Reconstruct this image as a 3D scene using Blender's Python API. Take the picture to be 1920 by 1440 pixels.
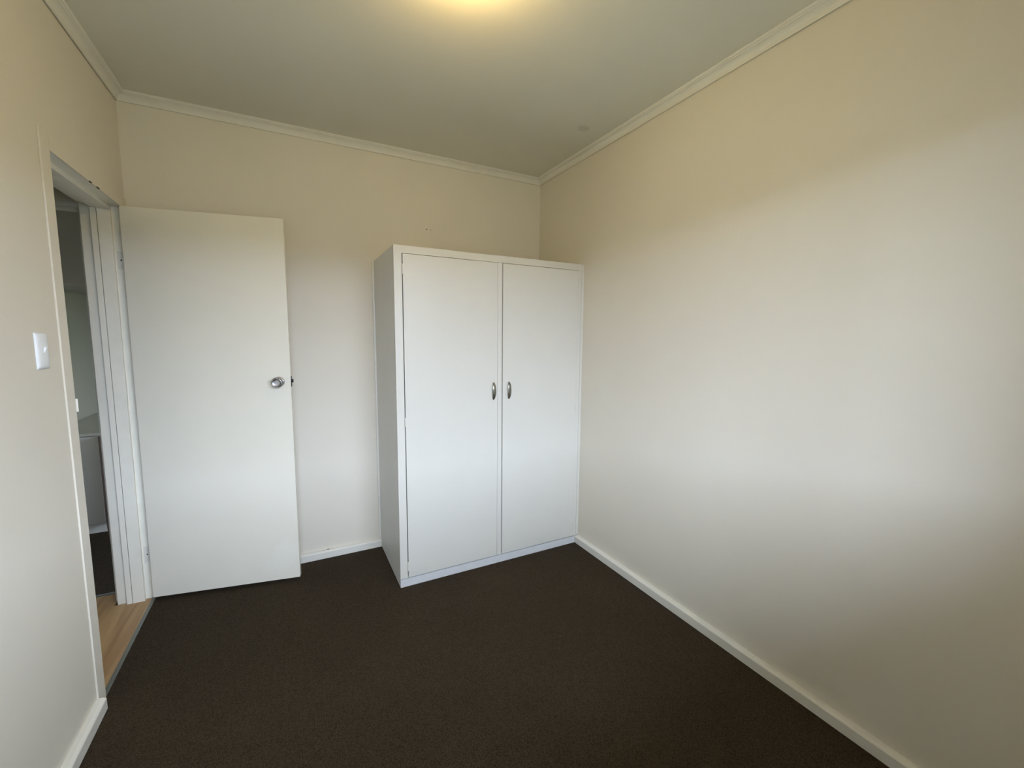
import bpy, bmesh, math
from mathutils import Vector, Matrix

scene = bpy.context.scene
for o in list(bpy.data.objects):
    bpy.data.objects.remove(o, do_unlink=True)
COL = scene.collection

# ------------------------------------------------------------------ camera
CAM = Vector((0.699, -2.8884, 1.4214))
YAW, PITCH, ROLL = 0.4847, -0.1073, 0.0072
F_PX = 796.53
cy_, sy_ = math.cos(YAW), math.sin(YAW)
cp_, sp_ = math.cos(PITCH), math.sin(PITCH)
cr_, sr_ = math.cos(ROLL), math.sin(ROLL)
fwd = Vector((sy_ * cp_, cy_ * cp_, sp_))
R0 = Vector((cy_, -sy_, 0.0))
U0 = R0.cross(fwd)
right = cr_ * R0 + sr_ * U0
up = -sr_ * R0 + cr_ * U0
cam_data = bpy.data.cameras.new('camera')
cam_data.sensor_width = 36.0
cam_data.lens = F_PX / 1920.0 * 36.0
cam_data.clip_start = 0.02
cam = bpy.data.objects.new('camera', cam_data)
cam.matrix_world = Matrix((
    (right.x, up.x, -fwd.x, CAM.x),
    (right.y, up.y, -fwd.y, CAM.y),
    (right.z, up.z, -fwd.z, CAM.z),
    (0, 0, 0, 1)))
COL.objects.link(cam)
scene.camera = cam

# ------------------------------------------------------------------ world, exposure
scene.view_settings.view_transform = 'Standard'
scene.view_settings.look = 'None'
scene.view_settings.gamma = 1.0
scene.view_settings.use_curve_mapping = False
scene.view_settings.exposure = 0.0
SKY = (0.885, 1.005, 1.33)
SKY_STRENGTH = 23.6
LAMP_WATT = 8.9
world = bpy.data.worlds.new('overcast_sky')
scene.world = world
world.use_nodes = True
bgn = world.node_tree.nodes['Background']
bgn.inputs[0].default_value = (*SKY, 1)
bgn.inputs[1].default_value = SKY_STRENGTH

# ------------------------------------------------------------------ room dimensions (metres)
W = 2.4497            # right wall x ; left wall x = 0 ; back wall y = 0
YF = -3.00            # front (window) wall
H = 2.6158            # ceiling
COR = 0.0437          # cornice size
WIN = (0.25, 1.98, 1.05, 2.12)    # bedroom window x0,x1,z0,z1 in front wall
FILL_WIN = (0.14, 0.98, 0.5, 1.7)    # unseen window added to light the next room: y0,y1,z0,z1 in its right wall
FX0, FX1, FY0, FY1 = -0.84, 2.30, 0.10, 3.20   # next room
HX0, HY0 = -1.15, YF           # hall


def portal(name, loc, rot, sx, sy):
    l = bpy.data.lights.new(name, 'AREA')
    l.shape = 'RECTANGLE'
    l.size, l.size_y = sx, sy
    l.cycles.is_portal = True
    o = bpy.data.objects.new(name, l)
    o.location = loc
    o.rotation_euler = rot
    COL.objects.link(o)


portal('window_sky_portal', ((WIN[0] + WIN[1]) / 2, YF - 0.10, (WIN[2] + WIN[3]) / 2),
       (math.radians(90), 0, 0), WIN[1] - WIN[0], WIN[3] - WIN[2])
portal('window_sky_portal', (FX1 + 0.08, (FILL_WIN[0] + FILL_WIN[1]) / 2, (FILL_WIN[2] + FILL_WIN[3]) / 2),
       (math.radians(90), 0, math.radians(90)), FILL_WIN[1] - FILL_WIN[0], FILL_WIN[3] - FILL_WIN[2])  # sampling portal for the added next-room window


# ------------------------------------------------------------------ materials
def mat(name, color, rough=0.5, spec=0.4, metal=0.0, noise=0.03, nscale=6.0,
        bump=0.0, bscale=200.0, spots=()):
    """procedural material: soft mottling, optional fine bump, optional marks at fixed places"""
    m = bpy.data.materials.new(name)
    m.use_nodes = True
    nt = m.node_tree
    b = nt.nodes['Principled BSDF']
    b.inputs['Roughness'].default_value = rough
    b.inputs['Specular IOR Level'].default_value = spec
    b.inputs['Metallic'].default_value = metal
    tc = nt.nodes.new('ShaderNodeTexCoord')
    n = nt.nodes.new('ShaderNodeTexNoise')
    n.inputs['Scale'].default_value = nscale
    n.inputs['Detail'].default_value = 4.0
    nt.links.new(tc.outputs['Object'], n.inputs['Vector'])
    ramp = nt.nodes.new('ShaderNodeValToRGB')
    ramp.color_ramp.elements[0].position = 0.3
    ramp.color_ramp.elements[1].position = 0.7
    ramp.color_ramp.elements[0].color = (*[c * (1 - noise) for c in color], 1)
    ramp.color_ramp.elements[1].color = (*[min(1, c * (1 + noise)) for c in color], 1)
    nt.links.new(n.outputs['Fac'], ramp.inputs['Fac'])
    out = ramp.outputs['Color']
    for (pos, scale, mc, amount) in spots:
        mp = nt.nodes.new('ShaderNodeMapping')
        mp.inputs['Location'].default_value = [-p * s for p, s in zip(pos, scale)]
        mp.inputs['Scale'].default_value = scale
        nt.links.new(tc.outputs['Object'], mp.inputs['Vector'])
        n2 = nt.nodes.new('ShaderNodeTexNoise')
        n2.inputs['Scale'].default_value = 1.6
        n2.inputs['Detail'].default_value = 3.0
        nt.links.new(mp.outputs['Vector'], n2.inputs['Vector'])
        ln = nt.nodes.new('ShaderNodeVectorMath')
        ln.operation = 'LENGTH'
        nt.links.new(mp.outputs['Vector'], ln.inputs[0])
        ad = nt.nodes.new('ShaderNodeMath')
        ad.operation = 'MULTIPLY_ADD'
        ad.inputs[1].default_value = 1.2
        nt.links.new(n2.outputs['Fac'], ad.inputs[0])
        nt.links.new(ln.outputs['Value'], ad.inputs[2])
        mr = nt.nodes.new('ShaderNodeMapRange')
        mr.inputs['From Min'].default_value = 1.15
        mr.inputs['From Max'].default_value = 1.6
        mr.inputs['To Min'].default_value = amount
        mr.inputs['To Max'].default_value = 0.0
        nt.links.new(ad.outputs[0], mr.inputs['Value'])
        mx = nt.nodes.new('ShaderNodeMix')
        mx.data_type = 'RGBA'
        nt.links.new(mr.outputs['Result'], mx.inputs['Factor'])
        nt.links.new(out, mx.inputs['A'])
        mx.inputs['B'].default_value = (*mc, 1)
        out = mx.outputs['Result']
    nt.links.new(out, b.inputs['Base Color'])
    if bump > 0:
        n3 = nt.nodes.new('ShaderNodeTexNoise')
        n3.inputs['Scale'].default_value = bscale
        n3.inputs['Detail'].default_value = 3.0
        nt.links.new(tc.outputs['Object'], n3.inputs['Vector'])
        bp = nt.nodes.new('ShaderNodeBump')
        bp.inputs['Strength'].default_value = bump
        bp.inputs['Distance'].default_value = 0.002
        nt.links.new(n3.outputs['Fac'], bp.inputs['Height'])
        nt.links.new(bp.outputs['Normal'], b.inputs['Normal'])
    return m


def carpet_material(name):
    """dark brown loop-pile carpet: rows of small loops, speckled yarn"""
    m = bpy.data.materials.new(name)
    m.use_nodes = True
    nt = m.node_tree
    b = nt.nodes['Principled BSDF']
    b.inputs['Roughness'].default_value = 0.95
    b.inputs['Specular IOR Level'].default_value = 0.1
    tc = nt.nodes.new('ShaderNodeTexCoord')
    v = nt.nodes.new('ShaderNodeTexVoronoi')
    v.inputs['Scale'].default_value = 190.0
    v.inputs['Randomness'].default_value = 0.55
    nt.links.new(tc.outputs['Object'], v.inputs['Vector'])
    n = nt.nodes.new('ShaderNodeTexNoise')
    n.inputs['Scale'].default_value = 2.2
    n.inputs['Detail'].default_value = 5.0
    nt.links.new(tc.outputs['Object'], n.inputs['Vector'])
    r1 = nt.nodes.new('ShaderNodeValToRGB')
    r1.color_ramp.elements[0].position = 0.0
    r1.color_ramp.elements[0].color = (*CARPET_HI, 1)
    r1.color_ramp.elements[1].position = 0.75
    r1.color_ramp.elements[1].color = (*CARPET_LO, 1)
    nt.links.new(v.outputs['Distance'], r1.inputs['Fac'])
    mx = nt.nodes.new('ShaderNodeMix')
    mx.data_type = 'RGBA'
    mx.blend_type = 'MULTIPLY'
    mx.inputs['Factor'].default_value = 1.0
    r2 = nt.nodes.new('ShaderNodeValToRGB')
    r2.color_ramp.elements[0].position = 0.3
    r2.color_ramp.elements[0].color = (0.86, 0.86, 0.86, 1)
    r2.color_ramp.elements[1].position = 0.7
    r2.color_ramp.elements[1].color = (1, 1, 1, 1)
    nt.links.new(n.outputs['Fac'], r2.inputs['Fac'])
    nt.links.new(r1.outputs['Color'], mx.inputs['A'])
    nt.links.new(r2.outputs['Color'], mx.inputs['B'])
    nt.links.new(mx.outputs['Result'], b.inputs['Base Color'])
    bp = nt.nodes.new('ShaderNodeBump')
    bp.invert = True
    bp.inputs['Strength'].default_value = 0.6
    bp.inputs['Distance'].default_value = 0.003
    nt.links.new(v.outputs['Distance'], bp.inputs['Height'])
    nt.links.new(bp.outputs['Normal'], b.inputs['Normal'])
    return m


def wood_material(name, dark, light):
    m = bpy.data.materials.new(name)
    m.use_nodes = True
    nt = m.node_tree
    b = nt.nodes['Principled BSDF']
    b.inputs['Roughness'].default_value = 0.42
    b.inputs['Specular IOR Level'].default_value = 0.35
    tc = nt.nodes.new('ShaderNodeTexCoord')
    oi = nt.nodes.new('ShaderNodeObjectInfo')
    mp = nt.nodes.new('ShaderNodeMapping')
    mp.inputs['Scale'].default_value = (26, 1.6, 10)
    nt.links.new(tc.outputs['Object'], mp.inputs['Vector'])
    ad = nt.nodes.new('ShaderNodeVectorMath')
    ad.operation = 'ADD'
    sc = nt.nodes.new('ShaderNodeVectorMath')
    sc.operation = 'SCALE'
    sc.inputs[0].default_value = (7, 13, 5)
    nt.links.new(oi.outputs['Random'], sc.inputs['Scale'])
    nt.links.new(mp.outputs['Vector'], ad.inputs[0])
    nt.links.new(sc.outputs['Vector'], ad.inputs[1])
    n = nt.nodes.new('ShaderNodeTexNoise')
    n.inputs['Scale'].default_value = 0.8
    n.inputs['Detail'].default_value = 6.0
    n.inputs['Distortion'].default_value = 0.6
    nt.links.new(ad.outputs['Vector'], n.inputs['Vector'])
    r = nt.nodes.new('ShaderNodeValToRGB')
    r.color_ramp.elements[0].position = 0.33
    r.color_ramp.elements[0].color = (*dark, 1)
    r.color_ramp.elements[1].position = 0.66
    r.color_ramp.elements[1].color = (*light, 1)
    nt.links.new(n.outputs['Fac'], r.inputs['Fac'])
    nt.links.new(r.outputs['Color'], b.inputs['Base Color'])
    return m


def glass_material(name):
    m = bpy.data.materials.new(name)
    m.use_nodes = True
    nt = m.node_tree
    nt.nodes.remove(nt.nodes['Principled BSDF'])
    out = nt.nodes['Material Output']
    t = nt.nodes.new('ShaderNodeBsdfTransparent')
    t.inputs[0].default_value = (0.96, 0.98, 0.97, 1)
    g = nt.nodes.new('ShaderNodeBsdfGlossy')
    g.inputs['Roughness'].default_value = 0.02
    fr = nt.nodes.new('ShaderNodeFresnel')
    fr.inputs['IOR'].default_value = 1.2
    mx = nt.nodes.new('ShaderNodeMixShader')
    nt.links.new(fr.outputs[0], mx.inputs[0])
    nt.links.new(t.outputs[0], mx.inputs[1])
    nt.links.new(g.outputs[0], mx.inputs[2])
    nt.links.new(mx.outputs[0], out.inputs['Surface'])
    return m


def lamp_material(name, color, strength):
    m = bpy.data.materials.new(name)
    m.use_nodes = True
    b = m.node_tree.nodes['Principled BSDF']
    b.inputs['Base Color'].default_value = (0.9, 0.88, 0.8, 1)
    b.inputs['Emission Color'].default_value = (*color, 1)
    b.inputs['Emission Strength'].default_value = strength
    return m


WALL = (0.76, 0.708, 0.598)
CEIL = (0.74, 0.71, 0.62)
TRIM = (0.80, 0.775, 0.69)
WHITE = (0.695, 0.672, 0.595)
CARPET_HI = (0.086, 0.064, 0.042)
CARPET_LO = (0.028, 0.020, 0.0115)

M_wall = mat('cream_wall_paint', WALL, 0.55, 0.3, noise=0.012, nscale=3, bump=0.05, bscale=260)
M_ceil = mat('ceiling_paint', CEIL, 0.8, 0.2, noise=0.015, nscale=3, bump=0.05, bscale=300,
             spots=[((2.249, -0.799, H), (20, 26, 10), (0.48, 0.45, 0.38), 0.45)])
M_trim = mat('cream_trim_gloss', TRIM, 0.35, 0.45, noise=0.015, nscale=9)
M_cornice = mat('cornice_paint', (0.76, 0.735, 0.66), 0.6, 0.3, noise=0.02, nscale=9)
M_white = mat('white_enamel', WHITE, 0.38, 0.45, noise=0.012, nscale=5, bump=0.03, bscale=120)
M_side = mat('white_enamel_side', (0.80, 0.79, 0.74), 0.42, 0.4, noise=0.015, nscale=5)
M_kick = mat('kick_paint', (0.66, 0.665, 0.66), 0.45, 0.4, noise=0.03, nscale=20)
M_door = mat('door_enamel', (0.87, 0.83, 0.705), 0.36, 0.45, noise=0.012, nscale=4, bump=0.03, bscale=120,
             spots=[((0.655, 0.0, 0.150), (13, 1, 10), (0.90, 0.87, 0.76), 0.7),
                    ((0.60, 0.0, 0.085), (13, 1, 14), (0.89, 0.86, 0.75), 0.6)])
M_jamb = mat('jamb_enamel', (0.90, 0.865, 0.75), 0.36, 0.45, noise=0.02, nscale=14)
M_chrome = mat('satin_chrome', (0.47, 0.475, 0.50), 0.27, 0.5, metal=1.0, noise=0.03, nscale=30)
M_nickel = mat('aged_nickel', (0.27, 0.26, 0.215), 0.3, 0.5, metal=1.0, noise=0.08, nscale=60)
M_dark = mat('dark_metal', (0.02, 0.018, 0.016), 0.5, 0.3, noise=0.1, nscale=40)
M_gap = mat('dark_joint_base', (0.10, 0.085, 0.06), 0.9, 0.1, noise=0.05)  # dark base colour that shows in the hall board joints
M_plastic = mat('white_plastic', (0.86, 0.88, 0.89), 0.3, 0.5, noise=0.01)
M_chip = mat('bare_chip', (0.05, 0.04, 0.03), 0.8, 0.2, noise=0.1)
M_alu = mat('brushed_aluminium', (0.22, 0.225, 0.20), 0.42, 0.5, metal=0.6, noise=0.04, nscale=30)
M_carpet = carpet_material('brown_loop_carpet')
M_wood = wood_material('oak_plank', (0.34, 0.195, 0.09), (0.64, 0.43, 0.215))
M_brown = wood_material('brown_timber_edge', (0.09, 0.055, 0.04), (0.15, 0.09, 0.065))
M_glass = glass_material('window_glass')
M_bench = mat('laminate_bench', (0.62, 0.60, 0.50), 0.4, 0.4, noise=0.03, nscale=12)
M_green = mat('sage_wall_paint', (0.42, 0.405, 0.295), 0.6, 0.3, noise=0.02, nscale=4)
M_over = mat('taupe_enamel', (0.50, 0.46, 0.41), 0.5, 0.3, noise=0.015, nscale=6)
M_greywhite = mat('grey_white_enamel', (0.88, 0.85, 0.78), 0.45, 0.4, noise=0.015, nscale=6)
M_fence = mat('garden_wall_render', (0.22, 0.20, 0.17), 0.9, 0.1, noise=0.15, nscale=3)
M_ground = mat('garden_ground', (0.13, 0.14, 0.09), 0.95, 0.1, noise=0.4, nscale=1.5)


# ------------------------------------------------------------------ mesh helpers
def box(bm, x0, x1, y0, y1, z0, z1):
    vs = [bm.verts.new((x, y, z)) for z in (z0, z1) for y in (y0, y1) for x in (x0, x1)]
    for f in ((0, 2, 3, 1), (4, 5, 7, 6), (0, 1, 5, 4), (2, 6, 7, 3), (0, 4, 6, 2), (1, 3, 7, 5)):
        bm.faces.new([vs[i] for i in f])
    return vs


def finish(name, bm, m, parent=None, bevel=0.0, segs=2, smooth=False, loc=None):
    bmesh.ops.recalc_face_normals(bm, faces=bm.faces)
    if bevel > 0:
        bmesh.ops.bevel(bm, geom=list(bm.edges), offset=bevel, segments=segs, profile=0.7,
                        affect='EDGES', clamp_overlap=True)
    me = bpy.data.meshes.new(name)
    bm.to_mesh(me)
    bm.free()
    if smooth:
        for p in me.polygons:
            p.use_smooth = True
    me.materials.append(m)
    o = bpy.data.objects.new(name, me)
    COL.objects.link(o)
    if parent:
        o.parent = parent
    if loc:
        o.location = loc
    return o


def slab(name, dims, m, parent=None, bevel=0.0, segs=2):
    bm = bmesh.new()
    box(bm, *dims)
    return finish(name, bm, m, parent, bevel, segs)


def slabs(name, list_, m, parent=None):
    bm = bmesh.new()
    for d in list_:
        box(bm, *d)
    return finish(name, bm, m, parent)


def empty(name, loc=(0, 0, 0), rz=0.0):
    o = bpy.data.objects.new(name, None)
    o.empty_display_size = 0.1
    o.location = loc
    o.rotation_euler = (0, 0, rz)
    COL.objects.link(o)
    return o


def struct(o, label):
    o['kind'] = 'structure'
    o['label'] = label
    return o


def tag(o, label, cat, group=None):
    o['label'] = label
    o['category'] = cat
    if group:
        o['group'] = group
    return o


def sweep(name, prof, A, B, inward, m, parent=None, mitreA=0.0, mitreB=0.0):
    """prof: (distance from wall, height) points; run A->B (2D); inward unit 2D; mitre = shortening per unit distance"""
    bm = bmesh.new()
    d = Vector((B[0] - A[0], B[1] - A[1]))
    L = d.length
    d.normalize()
    ra, rb = [], []
    for a, z in prof:
        pa = Vector(A) + Vector(inward) * a + d * (a * mitreA)
        pb = Vector(B) + Vector(inward) * a - d * (a * mitreB)
        ra.append(bm.verts.new((pa.x, pa.y, z)))
        rb.append(bm.verts.new((pb.x, pb.y, z)))
    n = len(prof)
    for i in range(n):
        j = (i + 1) % n
        bm.faces.new((ra[i], ra[j], rb[j], rb[i]))
    bm.faces.new(ra)
    bm.faces.new(list(reversed(rb)))
    return finish(name, bm, m, parent)


def lathe(bm, prof, origin, axis, segs=40):
    """prof: (radius, distance along axis)"""
    axis = Vector(axis).normalized()
    t = Vector((0, 0, 1)) if abs(axis.z) < 0.9 else Vector((1, 0, 0))
    u = axis.cross(t).normalized()
    v = axis.cross(u)
    rings = []
    for r, s in prof:
        c = Vector(origin) + axis * s
        if r < 1e-6:
            rings.append([bm.verts.new(c)])
        else:
            rings.append([bm.verts.new(c + (u * math.cos(2 * math.pi * k / segs) + v * math.sin(2 * math.pi * k / segs)) * r)
                          for k in range(segs)])
    for a, b in zip(rings[:-1], rings[1:]):
        for k in range(segs):
            k2 = (k + 1) % segs
            if len(a) == 1 and len(b) == 1:
                continue
            if len(a) == 1:
                bm.faces.new((a[0], b[k], b[k2]))
            elif len(b) == 1:
                bm.faces.new((a[k], b[0], a[k2]))
            else:
                bm.faces.new((a[k], b[k], b[k2], a[k2]))


# ------------------------------------------------------------------ room shell
XO = -0.158                                   # hall face of the left wall
OP0, OP1 = -0.790, -0.044                     # rough opening in left wall (y)
OPZ = 2.056
floor = struct(slab('floor', (0.0, W, YF, 0.0, -0.06, 0.0), M_carpet),
               'dark brown loop pile carpet covering the bedroom floor')
ceil = struct(slab('ceiling', (XO, W + 0.1, YF - 0.1, 0.1, H, H + 0.08), M_ceil),
              'flat painted ceiling of the bedroom with a faint stain')
wl = struct(slabs('wall_left', [(XO, 0, YF, OP0 - 0.012, 0, H), (XO, 0, OP1 + 0.012, 0, 0, H),
                                (XO, 0, OP0 - 0.012, OP1 + 0.012, OPZ + 0.014, H)], M_wall),
            'cream painted wall with the doorway and light switch')
wb = struct(slab('wall_back', (0.0, W, 0.0, 0.10, -0.05, H), M_wall), 'cream painted wall behind the wardrobe and open door')
wr = struct(slab('wall_right', (W, W + 0.1, YF - 0.1, 0.1, -0.05, H), M_wall), 'long blank cream painted wall beside the wardrobe')
wf = struct(slabs('wall_front', [(0, WIN[0], YF - 0.1, YF, -0.05, H), (WIN[1], W, YF - 0.1, YF, -0.05, H),
                                 (WIN[0], WIN[1], YF - 0.1, YF, -0.05, WIN[2]),
                                 (WIN[0], WIN[1], YF - 0.1, YF, WIN[3], H)], M_wall),
            'cream painted wall that holds the bedroom window')

# old picture-hook holes in the back wall
for hx_, hz_, r_ in ((1.562, 2.147, 0.0038), (1.591, 2.146, 0.0026)):
    bm = bmesh.new()
    lathe(bm, [(0, 0.0012), (r_ * 0.7, 0.0012), (r_, 0.0)], (hx_, 0, hz_), (0, -1, 0), 12)
    finish('screw_hole', bm, M_chip, wb)

# window
wn = struct(empty('window_1', ((WIN[0] + WIN[1]) / 2, YF, WIN[2])), 'white framed bedroom window that lets in daylight')
ox, oy, oz = wn.location
slabs('window_frame', [(WIN[0] - ox, WIN[0] + .04 - ox, -.09, -.02, 0, WIN[3] - oz), (WIN[1] - .04 - ox, WIN[1] - ox, -.09, -.02, 0, WIN[3] - oz),
                       (WIN[0] + .04 - ox, WIN[1] - .04 - ox, -.09, -.02, 0, .04), (WIN[0] + .04 - ox, WIN[1] - .04 - ox, -.09, -.02, WIN[3] - oz - .04, WIN[3] - oz),
                       (-.02, .02, -.085, -.025, .04, WIN[3] - oz - .04)], M_trim, wn)
slab('window_sill', (WIN[0] - ox - .03, WIN[1] - ox + .03, -.02, .04, -.022, 0.0), M_trim, wn, 0.003)
for a, b_ in ((WIN[0] - ox + .04, -.02), (.02, WIN[1] - ox - .04)):
    slab('pane', (a, b_, -.057, -.053, .04, WIN[3] - oz - .04), M_glass, wn)

# cornice: cove with a bead along the ceiling and a thin lip at the wall
cprof = [(0.0, H), (COR, H), (COR, H - 0.0045), (COR - 0.0045, H - 0.0085), (COR - 0.009, H - 0.009), (COR - 0.0105, H - 0.0125)]
for k in range(1, 7):
    t = k / 6 * math.pi / 2
    R = 0.026
    cprof.append((COR - 0.0105 - R * math.sin(t) * 0.98, H - 0.0125 - R * (1 - math.cos(t))))
cprof += [(0.0085, H - COR), (0.0035, H - COR), (0.0035, H - COR + 0.018), (0.0, H - COR + 0.018)]
struct(sweep('trim_1', cprof, (0, 0), (W, 0), (0, -1), M_cornice, None, 1, 1), 'painted cove cornice along the top of the wall behind the wardrobe')
struct(sweep('trim_2', cprof, (0, YF), (0, 0), (1, 0), M_cornice, None, 1, 1), 'painted cove cornice above the doorway wall')
struct(sweep('trim_3', cprof, (W, YF), (W, 0), (-1, 0), M_cornice, None, 1, 1), 'painted cove cornice above the long blank wall')
struct(sweep('trim_4', cprof, (0, YF), (W, YF), (0, 1), M_cornice, None, 1, 1), 'painted cove cornice above the window wall')

# baseboards
TB, HB = 0.0275, 0.048
bprof = [(0, 0), (TB, 0), (TB, HB - 0.007), (TB - 0.0025, HB - 0.003), (TB - 0.007, HB - 0.0005), (TB - 0.012, HB + 0.001), (0, HB + 0.002)]
XW, WD, WH = 1.2096, 0.5736, 1.906         # wardrobe left side, depth, height
bb = struct(sweep('baseboard_back', bprof, (0, 0), (XW - 0.001, 0), (0, -1), M_trim, None, 1, 0), 'low cream skirting board between door and wardrobe')
struct(sweep('baseboard_right', bprof, (W, YF), (W, -WD - 0.0005), (-1, 0), M_trim, None, 1, 0), 'long cream skirting board along the blank wall')
bm_l = struct(sweep('baseboard_left', bprof, (0, YF), (0, -0.856), (1, 0), M_trim, None, 1, 0), 'cream skirting board ending at the door architrave')
struct(sweep('baseboard_front', bprof, (0, YF), (W, YF), (0, 1), M_trim, None, 1, 1), 'cream skirting board under the window')
bm = bmesh.new()
box(bm, 0.868, 0.884, -0.013, -0.006, HB - 0.001, HB + 0.0022)
finish('paint_chip', bm, M_chip, bb, 0.0006)
bm = bmesh.new()
box(bm, 0.895, 0.900, -0.011, -0.006, HB - 0.001, HB + 0.0022)
finish('paint_chip', bm, M_chip, bb, 0.0006)

# ------------------------------------------------------------------ door frame in the left wall
fr = struct(empty('trim_5', (0, -0.42, 0)), 'cream door frame with rebated jambs and flat architraves')
fy = -0.42


def fslab(name, d, m, bevel=0.0015, parent=None):
    o = slab(name, (d[0], d[1], d[2] - fy, d[3] - fy, d[4], d[5]), m, parent or fr, bevel, 2)
    return o


JN, JF = -0.788, -0.050                      # jamb faces (near, far)
AX = 0.006                                   # architrave projection into the room
fslab('architrave', (0.0002, AX, -0.8575, -0.793, 0.0, 2.106), M_wall, 0.002)
fslab('architrave', (0.0002, AX, -0.7925, -0.0005, 2.051, 2.106), M_wall, 0.002)
fslab('architrave', (0.0002, AX, -0.044, -0.0005, 0.0, 2.0505), M_trim, 0.002)
fslab('jamb', (XO, 0.0, JN - 0.013, JN, 0.0, 2.053), M_jamb, 0.001)
far_jamb = fslab('jamb', (XO, 0.0, JF, JF + 0.017, 0.0, 2.053), M_jamb, 0.001)
fslab('jamb', (XO, 0.0, JN, JF, 2.053, 2.069), M_jamb, 0.001)
# stops planted on the jamb: two narrow strips with a joint between them
for a, b_, p in ((-0.116, -0.0935, 0.018), (-0.0905, -0.041, 0.0205)):
    fslab('door_stop', (a, b_, JF - p, JF, 0.0, 2.053 - p), M_jamb, 0.0012)
    fslab('door_stop', (a, b_, JN, JN + p, 0.0, 2.053 - p), M_jamb, 0.0012)
    fslab('door_stop', (a, b_, JN, JF, 2.053 - p, 2.053), M_jamb, 0.0012)
# hall side architraves
for d in ((XO - 0.014, XO - 0.0002, JN - 0.075, JN - 0.008, 0, 2.126), (XO - 0.008, XO - 0.0002, JF + 0.022, -0.002, 0, 2.06),
          (XO - 0.014, XO - 0.0002, JN - 0.008, -0.002, 2.06, 2.126)):
    fslab('architrave', d, M_jamb, 0.003)
# lip strike plate on the latch side jamb
st = fslab('strike_plate', (-0.034, 0.010, JN - 0.0005, JN + 0.0025, 1.142, 1.190), M_jamb, 0.001)
# little chips out of the head
for y0, y1 in ((-0.462, -0.436), (-0.385, -0.352)):
    fslab('paint_chip', (AX - 0.003, AX + 0.0006, y0, y1, 2.0503, 2.0545), M_chip, 0.0005)
# butt hinge leaves on the hinge jamb
for z in (1.795, 0.25):
    hg = fslab('hinge_leaf', (-0.034, -0.003, JF - 0.0018, JF + 0.0005, z - 0.045, z + 0.045), M_trim, 0.0006)
    for k in (-0.03, 0.0, 0.03):
        bm = bmesh.new()
        lathe(bm, [(0, 0.0022), (0.0028, 0.002), (0.0036, 0.001)], (-0.019, JF - fy - 0.0012, z + k), (0, -1, 0), 12)
        finish('screw', bm, M_dark if k == 0.0 else M_trim, hg)

# floor strip between carpet and hall boards
struct(slab('trim_6', (-0.014, 0.003, JN + 0.0006, JF - 0.0006, -0.004, 0.003), M_alu, None, 0.0015), 'metal carpet strip across the bedroom doorway')

# ------------------------------------------------------------------ the open door
DA = 0.1883
HX_, HY_ = -0.001, -0.0909
DW, DB, DTOP, DTH = 0.7187, 0.020, 2.05, 0.035
d1 = struct(empty('door_1', (HX_, HY_, DB), -DA), 'flush cream door standing open in front of the back wall')
d1['category'] = 'door'
# local frame: x along leaf from hinge, y = 0 front face, +y towards back wall, z from leaf bottom
leaf = slab('door_leaf', (0.0, DW, 0.0, DTH, 0.0, DTOP - DB), M_door, d1, 0.0018)
KZ = 1.172 - DB
KX = 0.6600
for side in (-1, 1):
    y0 = 0.0 if side < 0 else DTH
    bm = bmesh.new()
    lathe(bm, [(0.0, 0.0), (0.0275, 0.0), (0.0285, 0.002), (0.0265, 0.0055), (0.018, 0.007), (0.0, 0.007)], (KX, y0, KZ), (0, side, 0), 40)
    rose = finish('rosette', bm, M_chrome, d1, smooth=True)
    bm = bmesh.new()
    lathe(bm, [(0.0, 0.006), (0.0145, 0.007), (0.0125, 0.014), (0.0125, 0.022), (0.021, 0.026), (0.0282, 0.033), (0.0300, 0.041),
               (0.0285, 0.049), (0.0245, 0.055), (0.0212, 0.0565), (0.0200, 0.055), (0.013, 0.0538), (0.0, 0.0535)], (KX, y0, KZ), (0, side, 0), 48)
    knob = finish('door_knob', bm, M_chrome, d1, smooth=True)
    knob['label'] = 'round satin chrome knob with a dished face'
fp = slab('latch_plate', (DW - 0.0005, DW + 0.0012, 0.006, 0.029, KZ - 0.029, KZ + 0.029), M_dark, d1, 0.0004)
lb = slab('latch_bolt', (DW + 0.001, DW + 0.0105, 0.009, 0.024, KZ - 0.006, KZ + 0.012), M_dark, fp, 0.0015)
for z in (1.795 - DB, 0.25 - DB):
    bm = bmesh.new()
    lathe(bm, [(0, -0.046), (0.0035, -0.045), (0.005, -0.043), (0.005, 0.043), (0.0035, 0.045), (0, 0.046)], (-0.003, 0.037, z), (0, 0, 1), 16)
    finish('hinge_barrel', bm, M_trim, d1, smooth=False)

# ------------------------------------------------------------------ built-in wardrobe
wd = tag(empty('wardrobe', (XW, -WD, 0)), 'white painted two-door built-in wardrobe in the corner of the cream walls', 'wardrobe')
LX = W - XW - 0.0005                        # width; local origin = front left foot, +y to the back wall
DEP = WD - 0.0005
T = 0.019
KH = 0.046                                   # kick board height
FZ0 = KH + 0.0035
# carcass
slab('side_panel', (0.0, 0.018, T + 0.0003, DEP, 0.0, WH), M_side, wd, 0.001)
slab('side_panel', (LX - 0.018, LX, T + 0.0003, DEP, 0.0, WH), M_side, wd, 0.001)
slab('top_panel', (0.0185, LX - 0.0185, T + 0.0003, DEP, WH - 0.018, WH), M_side, wd, 0.001)
slab('bottom_panel', (0.0185, LX - 0.0185, T + 0.0003, DEP, KH, KH + 0.018), M_side, wd)
slab('back_panel', (0.0185, LX - 0.0185, DEP - 0.006, DEP, KH + 0.0185, WH - 0.0185), M_side, wd)
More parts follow.
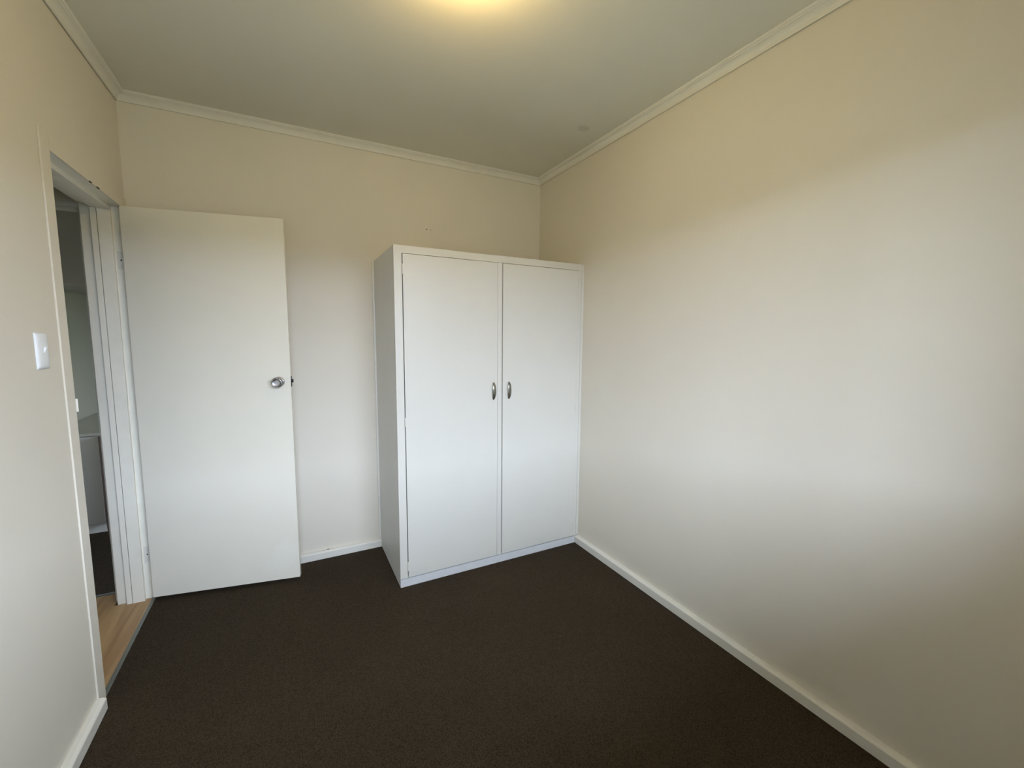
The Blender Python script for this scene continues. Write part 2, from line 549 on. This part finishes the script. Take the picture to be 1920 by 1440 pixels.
# face frame
S1, S2a, S2b, S3 = 0.0425, 1.8185 - XW, 1.8475 - XW, 2.403 - XW
ZT = 1.866
slab('stile', (0.0, S1, 0.0, T, FZ0, WH), M_white, wd, 0.0006)
slab('stile', (S2a, S2b, 0.0, T, FZ0, ZT - 0.0005), M_white, wd, 0.0012)
slab('stile', (S3, LX - 0.019, 0.0, T, FZ0, ZT - 0.0005), M_white, wd, 0.0012)
slab('top_rail', (S1, LX, 0.0, T, ZT, WH), M_white, wd, 0.0003)
slab('bottom_rail', (S1 + 0.0003, S2a - 0.0003, 0.002, T, FZ0, FZ0 + 0.0035), M_white, wd)
slab('bottom_rail', (S2b + 0.0003, S3 - 0.0003, 0.002, T, FZ0, FZ0 + 0.0035), M_white, wd)
slab('scribe_strip', (LX - 0.0185, LX, -0.003, T, FZ0 + 0.003, ZT - 0.0008), M_white, wd, 0.0025)
slab('scribe_bead', (-0.013, -0.0002, DEP - 0.014, DEP, HB + 0.003, WH - 0.004), M_trim, wd, 0.003)
kb = slab('kick_board', (0.0, LX - TB - 0.001, -0.0025, T, 0.0, KH), M_kick, wd, 0.0012)

# doors, slightly proud of the frame
DP = 0.0055


def wdoor(x0, x1, hinge_left):
    z0, z1 = FZ0 + 0.0055, ZT - 0.0032
    d = slab('door', (x0, x1, -DP, 0.0130, z0, z1), M_white, wd, 0.0022, 3)
    hxp = x0 - 0.0022 if hinge_left else x1 + 0.0022
    for zc in (1.783, 0.956, 0.121):
        bm = bmesh.new()
        lathe(bm, [(0, -0.027), (0.0036, -0.0262), (0.0042, -0.024), (0.0042, -0.0055), (0.0036, -0.0048), (0.0042, -0.0042),
                   (0.0042, 0.024), (0.0036, 0.0262), (0, 0.027)], (hxp, -0.0052, zc), (0, 0, 1), 16)
        finish('hinge', bm, M_white, d)
    # bowed pull handle: a strap that is narrow at the feet and broad in the middle
    hx = (1.7885 if hinge_left else 1.8925) - XW
    bm = bmesh.new()
    N, K = 22, 9
    rows = []
    for i in range(N + 1):
        s = -1 + 2 * i / N
        wv = 0.0045 + 0.0075 * (1 - abs(s) ** 2.4)
        bow = 0.011 * (1 - abs(s) ** 3.0)
        th = 0.0034
        zc = 1.103 + s * 0.052
        ring = []
        for k in range(2 * K):
            a = math.pi * k / K
            ring.append(bm.verts.new((hx + wv * math.cos(a), -DP - bow - th * 0.9 + th * math.sin(a), zc)))
        rows.append(ring)
    for r0, r1 in zip(rows[:-1], rows[1:]):
        for k in range(2 * K):
            k2 = (k + 1) % (2 * K)
            bm.faces.new((r0[k], r0[k2], r1[k2], r1[k]))
    bm.faces.new(rows[0])
    bm.faces.new(list(reversed(rows[-1])))
    h = finish('handle', bm, M_nickel, d, smooth=True)
    h['label'] = 'bowed nickel pull handle'
    for zz in (1.103 - 0.0485, 1.103 + 0.0485):
        bm = bmesh.new()
        lathe(bm, [(0, -0.001), (0.0048, -0.001), (0.0048, 0.004), (0.003, 0.0052), (0, 0.0055)], (hx, -DP, zz), (0, -1, 0), 14)
        finish('handle_foot', bm, M_nickel, d, smooth=True)
    return d


wdoor(S1 + 0.0038, S2a - 0.0035, True)
wdoor(S2b + 0.0038, S3 - 0.0035, False)

# ------------------------------------------------------------------ light switch on the left wall
sw = tag(empty('light_switch', (0, -0.984, 1.3705)), 'white plastic single light switch on the cream wall beside the doorway', 'light switch')
bm = bmesh.new()
NY, NZ = 14, 20
g = [[None] * (NZ + 1) for _ in range(NY + 1)]
for i in range(NY + 1):
    for j in range(NZ + 1):
        a, b_ = -1 + 2 * i / NY, -1 + 2 * j / NZ
        d = 0.0025 + 0.0075 * (1 - abs(a) ** 3.0) ** 0.6 * (1 - abs(b_) ** 8.0) ** 0.6
        g[i][j] = bm.verts.new((d, a * 0.037, b_ * 0.058))
for i in range(NY):
    for j in range(NZ):
        bm.faces.new((g[i][j], g[i + 1][j], g[i + 1][j + 1], g[i][j + 1]))
rim = [g[i][0] for i in range(NY + 1)] + [g[NY][j] for j in range(1, NZ + 1)] + \
      [g[i][NZ] for i in range(NY - 1, -1, -1)] + [g[0][j] for j in range(NZ - 1, 0, -1)]
bk = [bm.verts.new((0.0, v.co.y, v.co.z)) for v in rim]
for k in range(len(rim)):
    k2 = (k + 1) % len(rim)
    bm.faces.new((rim[k], bk[k], bk[k2], rim[k2]))
bm.faces.new(bk)
finish('switch_plate', bm, M_plastic, sw, smooth=True)
bm = bmesh.new()
vs = box(bm, 0.008, 0.0135, -0.0055, 0.0055, -0.009, 0.011)
for v in vs:
    if v.co.x > 0.01 and v.co.z < 0:
        v.co.x -= 0.004
    if v.co.x > 0.01 and v.co.z > 0:
        v.co.x += 0.003
finish('rocker', bm, M_plastic, sw, 0.001)

# ------------------------------------------------------------------ ceiling lamp (just above the frame)
LXc, LYc = 1.235, -1.555
lamp = tag(empty('ceiling_light', (LXc, LYc, H)), 'glowing opal glass globe on a white ceiling batten holder', 'ceiling light')
bm = bmesh.new()
lathe(bm, [(0, 0), (0.055, 0), (0.056, -0.006), (0.04, -0.02), (0.028, -0.05), (0.0, -0.05)], (0, 0, 0), (0, 0, 1), 32)
finish('batten_holder', bm, M_plastic, lamp, smooth=True)
bm = bmesh.new()
lathe(bm, [(0, -0.046), (0.016, -0.048), (0.020, -0.060), (0.030, -0.076), (0.034, -0.093), (0.030, -0.110), (0.018, -0.122), (0, -0.127)],
      (0, 0, 0), (0, 0, 1), 28)
BULB_AREA = 4 * math.pi * 0.034 ** 2
M_bulb = lamp_material('warm_bulb', (1.0, 0.70, 0.25), LAMP_WATT / (math.pi * BULB_AREA))
finish('bulb', bm, M_bulb, lamp, smooth=True)

# ------------------------------------------------------------------ hall and the next room through the doorway
PX = [0.0, -0.0142, -0.205, -0.385, -0.565, -0.745, -0.925, HX0]
hf = struct(slab('floor_hall', (HX0, -0.0, HY0, FY0 - 0.012, -0.06, -0.006), M_gap), 'hallway floor of oak coloured boards')
for i in range(1, len(PX) - 1):
    x1, x0 = PX[i] - 0.0006, PX[i + 1] + 0.0006
    off = (0.35 * i) % 1.2
    ys = [HY0]
    y = HY0 + 0.4 + off
    while y < FY0 - 0.3:
        ys.append(y)
        y += 1.22
    ys.append(FY0 - 0.012)
    for a, b_ in zip(ys[:-1], ys[1:]):
        segs_ = [(x0, x1, a, b_)]
        if i == 1:      # runs through the wall line: keep it inside the doorway there
            segs_ = [(max(x0, x0), x1, max(a, -5), b_)]
        for (p0, p1, q0, q1) in segs_:
            if p1 > XO - 0.02 and p0 < XO - 0.02:
                # board crossing under the wall: full length on hall side, doorway length under the frame
                slab('plank', (p0, XO - 0.015, q0 + 0.0006, q1 - 0.0006, -0.006, 0.0), M_wood, hf, 0.0006)
                r0, r1 = max(q0, JN + 0.001), min(q1, JF - 0.001)
                if r1 - r0 > 0.02:
                    slab('plank', (XO - 0.015, p1, r0, r1, -0.006, 0.0), M_wood, hf, 0.0006)
            else:
                slab('plank', (p0, p1, q0 + 0.0006, q1 - 0.0006, -0.006, 0.0), M_wood, hf, 0.0006)
struct(slab('ceiling_hall', (HX0 - 0.1, XO, HY0 - 0.1, 0.1, H, H + 0.08), M_ceil), 'flat painted hallway ceiling')
struct(slab('wall_hall_left', (HX0 - 0.1, HX0, HY0 - 0.1, 0.1, -0.06, H), M_wall), 'cream hallway wall opposite the bedroom door')
struct(slab('wall_hall_front', (HX0, XO, HY0 - 0.1, HY0, -0.06, H), M_wall), 'cream wall closing the hallway')
EX0, EX1 = -0.95, -0.166
wh = struct(slabs('wall_hall_back', [(HX0, EX0, 0.0, 0.1, 0, H), (EX1, 0.0, 0.0, 0.1, 0, H), (EX0, EX1, 0.0, 0.1, 2.062, H)], M_wall),
            'cream hallway end wall with a doorway to the next room')
fr2 = struct(empty('trim_7', (-0.57, 0.05, 0)), 'painted door frame at the end of the hallway')
for nm, d in (('jamb', (EX1 - 0.012, EX1 - 0.0005, 0.0, 0.1, 0, 2.05)), ('jamb', (EX0 + 0.0005, EX0 + 0.012, 0.0, 0.1, 0, 2.05)),
              ('jamb', (EX0, EX1, 0.0, 0.1, 2.05, 2.0615)), ('door_stop', (EX0 + 0.012, EX1 - 0.012, 0.062, 0.098, 2.036, 2.05))):
    slab(nm, (d[0] + 0.57, d[1] + 0.57, d[2] - 0.05, d[3] - 0.05, d[4], d[5]), M_trim, fr2, 0.001)
struct(slab('trim_8', (EX0 + 0.0125, EX1 - 0.0125, 0.088, 0.108, -0.004, 0.004), M_alu, None, 0.002), 'metal strip at the far end of the hallway boards')

struct(slab('floor_next_room', (FX0, FX1, FY0 - 0.012, FY1, -0.06, -0.002), M_carpet), 'dark brown carpet of the room past the hallway')
struct(slab('ceiling_next_room', (FX0 - 0.1, FX1 + 0.1, FY0, FY1 + 0.1, H, H + 0.08), M_ceil), 'painted ceiling of the room past the hallway')
struct(slab('wall_next_room_left', (FX0 - 0.1, FX0, FY0, FY1, -0.06, H), M_green), 'sage green wall of the room past the hallway')
struct(slab('wall_next_room_back', (FX0 - 0.1, FX1 + 0.1, FY1, FY1 + 0.1, -0.06, H), M_green), 'sage green end wall of the room past the hallway')
y0, y1, z0, z1 = FILL_WIN  # unseen window, added so daylight reaches the dresser
struct(slabs('wall_next_room_right', [(FX1, FX1 + 0.1, FY0, y0, -0.06, H), (FX1, FX1 + 0.1, y1, FY1, -0.06, H),
                                      (FX1, FX1 + 0.1, y0, y1, -0.06, z0), (FX1, FX1 + 0.1, y0, y1, z1, H)], M_wall),
       'cream wall with the added unseen window of the room past the hallway')
w2 = struct(empty('added_window', (FX1 + 0.05, (y0 + y1) / 2, z0)), 'unseen white framed window added to light the room past the hallway')
hy, hz = (y1 - y0) / 2, z1 - z0
slabs('window_frame', [(-.03, .03, -hy, -hy + .04, 0, hz), (-.03, .03, hy - .04, hy, 0, hz),
                       (-.03, .03, -hy + .04, hy - .04, 0, .04), (-.03, .03, -hy + .04, hy - .04, hz - .04, hz)], M_trim, w2)
slab('pane', (-.002, .002, -hy + .04, hy - .04, .04, hz - .04), M_glass, w2)

# built-in dresser seen through both doorways, with a low cupboard door standing open
DYF = 1.106
DR1 = 0.30
dr = tag(empty('dresser', (FX0, DYF, 0)), 'white built-in dresser with a pale top seen through the doorway', 'dresser')
LW = DR1 - FX0
DD = FY1 - DYF - 0.001
slab('body', (0.001, LW, 0.018, DD, 0.066, 0.706), M_greywhite, dr, 0.001)
slab('plinth', (0.001, LW, 0.0, DD, 0.0, 0.062), M_greywhite, dr, 0.002)
slab('front_panel', (0.001, -0.528 - FX0, 0.0, 0.0178, 0.066, 0.706), M_greywhite, dr, 0.0015)
slab('bench_top', (0.001, LW, -0.004, DD, 0.711, 0.731), M_bench, dr, 0.002)
dd = empty('door', (-0.526 - FX0, -0.002, 0.066))
dd.parent = dr
dd.rotation_euler = (0, 0, -math.radians(71.6))
bm = bmesh.new()
box(bm, 0.0, 0.388, 0.0, 0.018, 0.0, 0.64)
bmesh.ops.recalc_face_normals(bm, faces=bm.faces)
dl = finish('door_panel', bm, M_brown, dd)
# merge the pivot away: keep thing > part depth shallow
mw = Matrix.Translation(dd.location) @ Matrix.Rotation(-math.radians(71.6), 4, 'Z')
dl.parent = dr
dl.matrix_local = mw
dl.name = 'cupboard_door'
dl['label'] = 'brown edged cupboard door standing open'
bpy.data.objects.remove(dd, do_unlink=True)

oc = tag(empty('overhead_cupboard', (FX0, DYF, 1.77)), 'taupe grey overhead cupboard above the dresser past the hallway', 'cupboard')
slab('body', (0.001, LW, 0.018, DD, 0.0, H - 1.77 - 0.001), M_over, oc, 0.001)
slab('front_panel', (0.001, LW, 0.0, 0.0178, 0.0, H - 1.77 - 0.001), M_over, oc, 0.0015)

# ------------------------------------------------------------------ garden outside
bm = bmesh.new()
bmesh.ops.create_grid(bm, x_segments=2, y_segments=2, size=40)
g_ = finish('ground', bm, M_ground, loc=(0, 0, -0.45))
struct(g_, 'garden ground outside the house')
# eave over the bedroom window and the garden wall across the yard (both behind the camera)
EAVE_OUT, EAVE_Z, GW_TOP = 0.95, 2.20, 2.35
struct(slabs('eave', [(-1.3, W + 0.1, YF - 0.1 - EAVE_OUT, YF - 0.1, EAVE_Z, EAVE_Z + 0.02),
                      (-1.3, W + 0.1, YF - 0.1 - EAVE_OUT - 0.02, YF - 0.1 - EAVE_OUT, EAVE_Z - 0.01, EAVE_Z + 0.18)], M_ceil),
       'painted eave soffit and fascia over the bedroom window')
struct(slabs('garden_wall', [(-14, 16, YF - 8.2, YF - 8.0, -0.45, GW_TOP), (-14, 16, YF - 8.24, YF - 7.96, GW_TOP, GW_TOP + 0.06)], M_fence),
       'rendered garden wall across the yard')
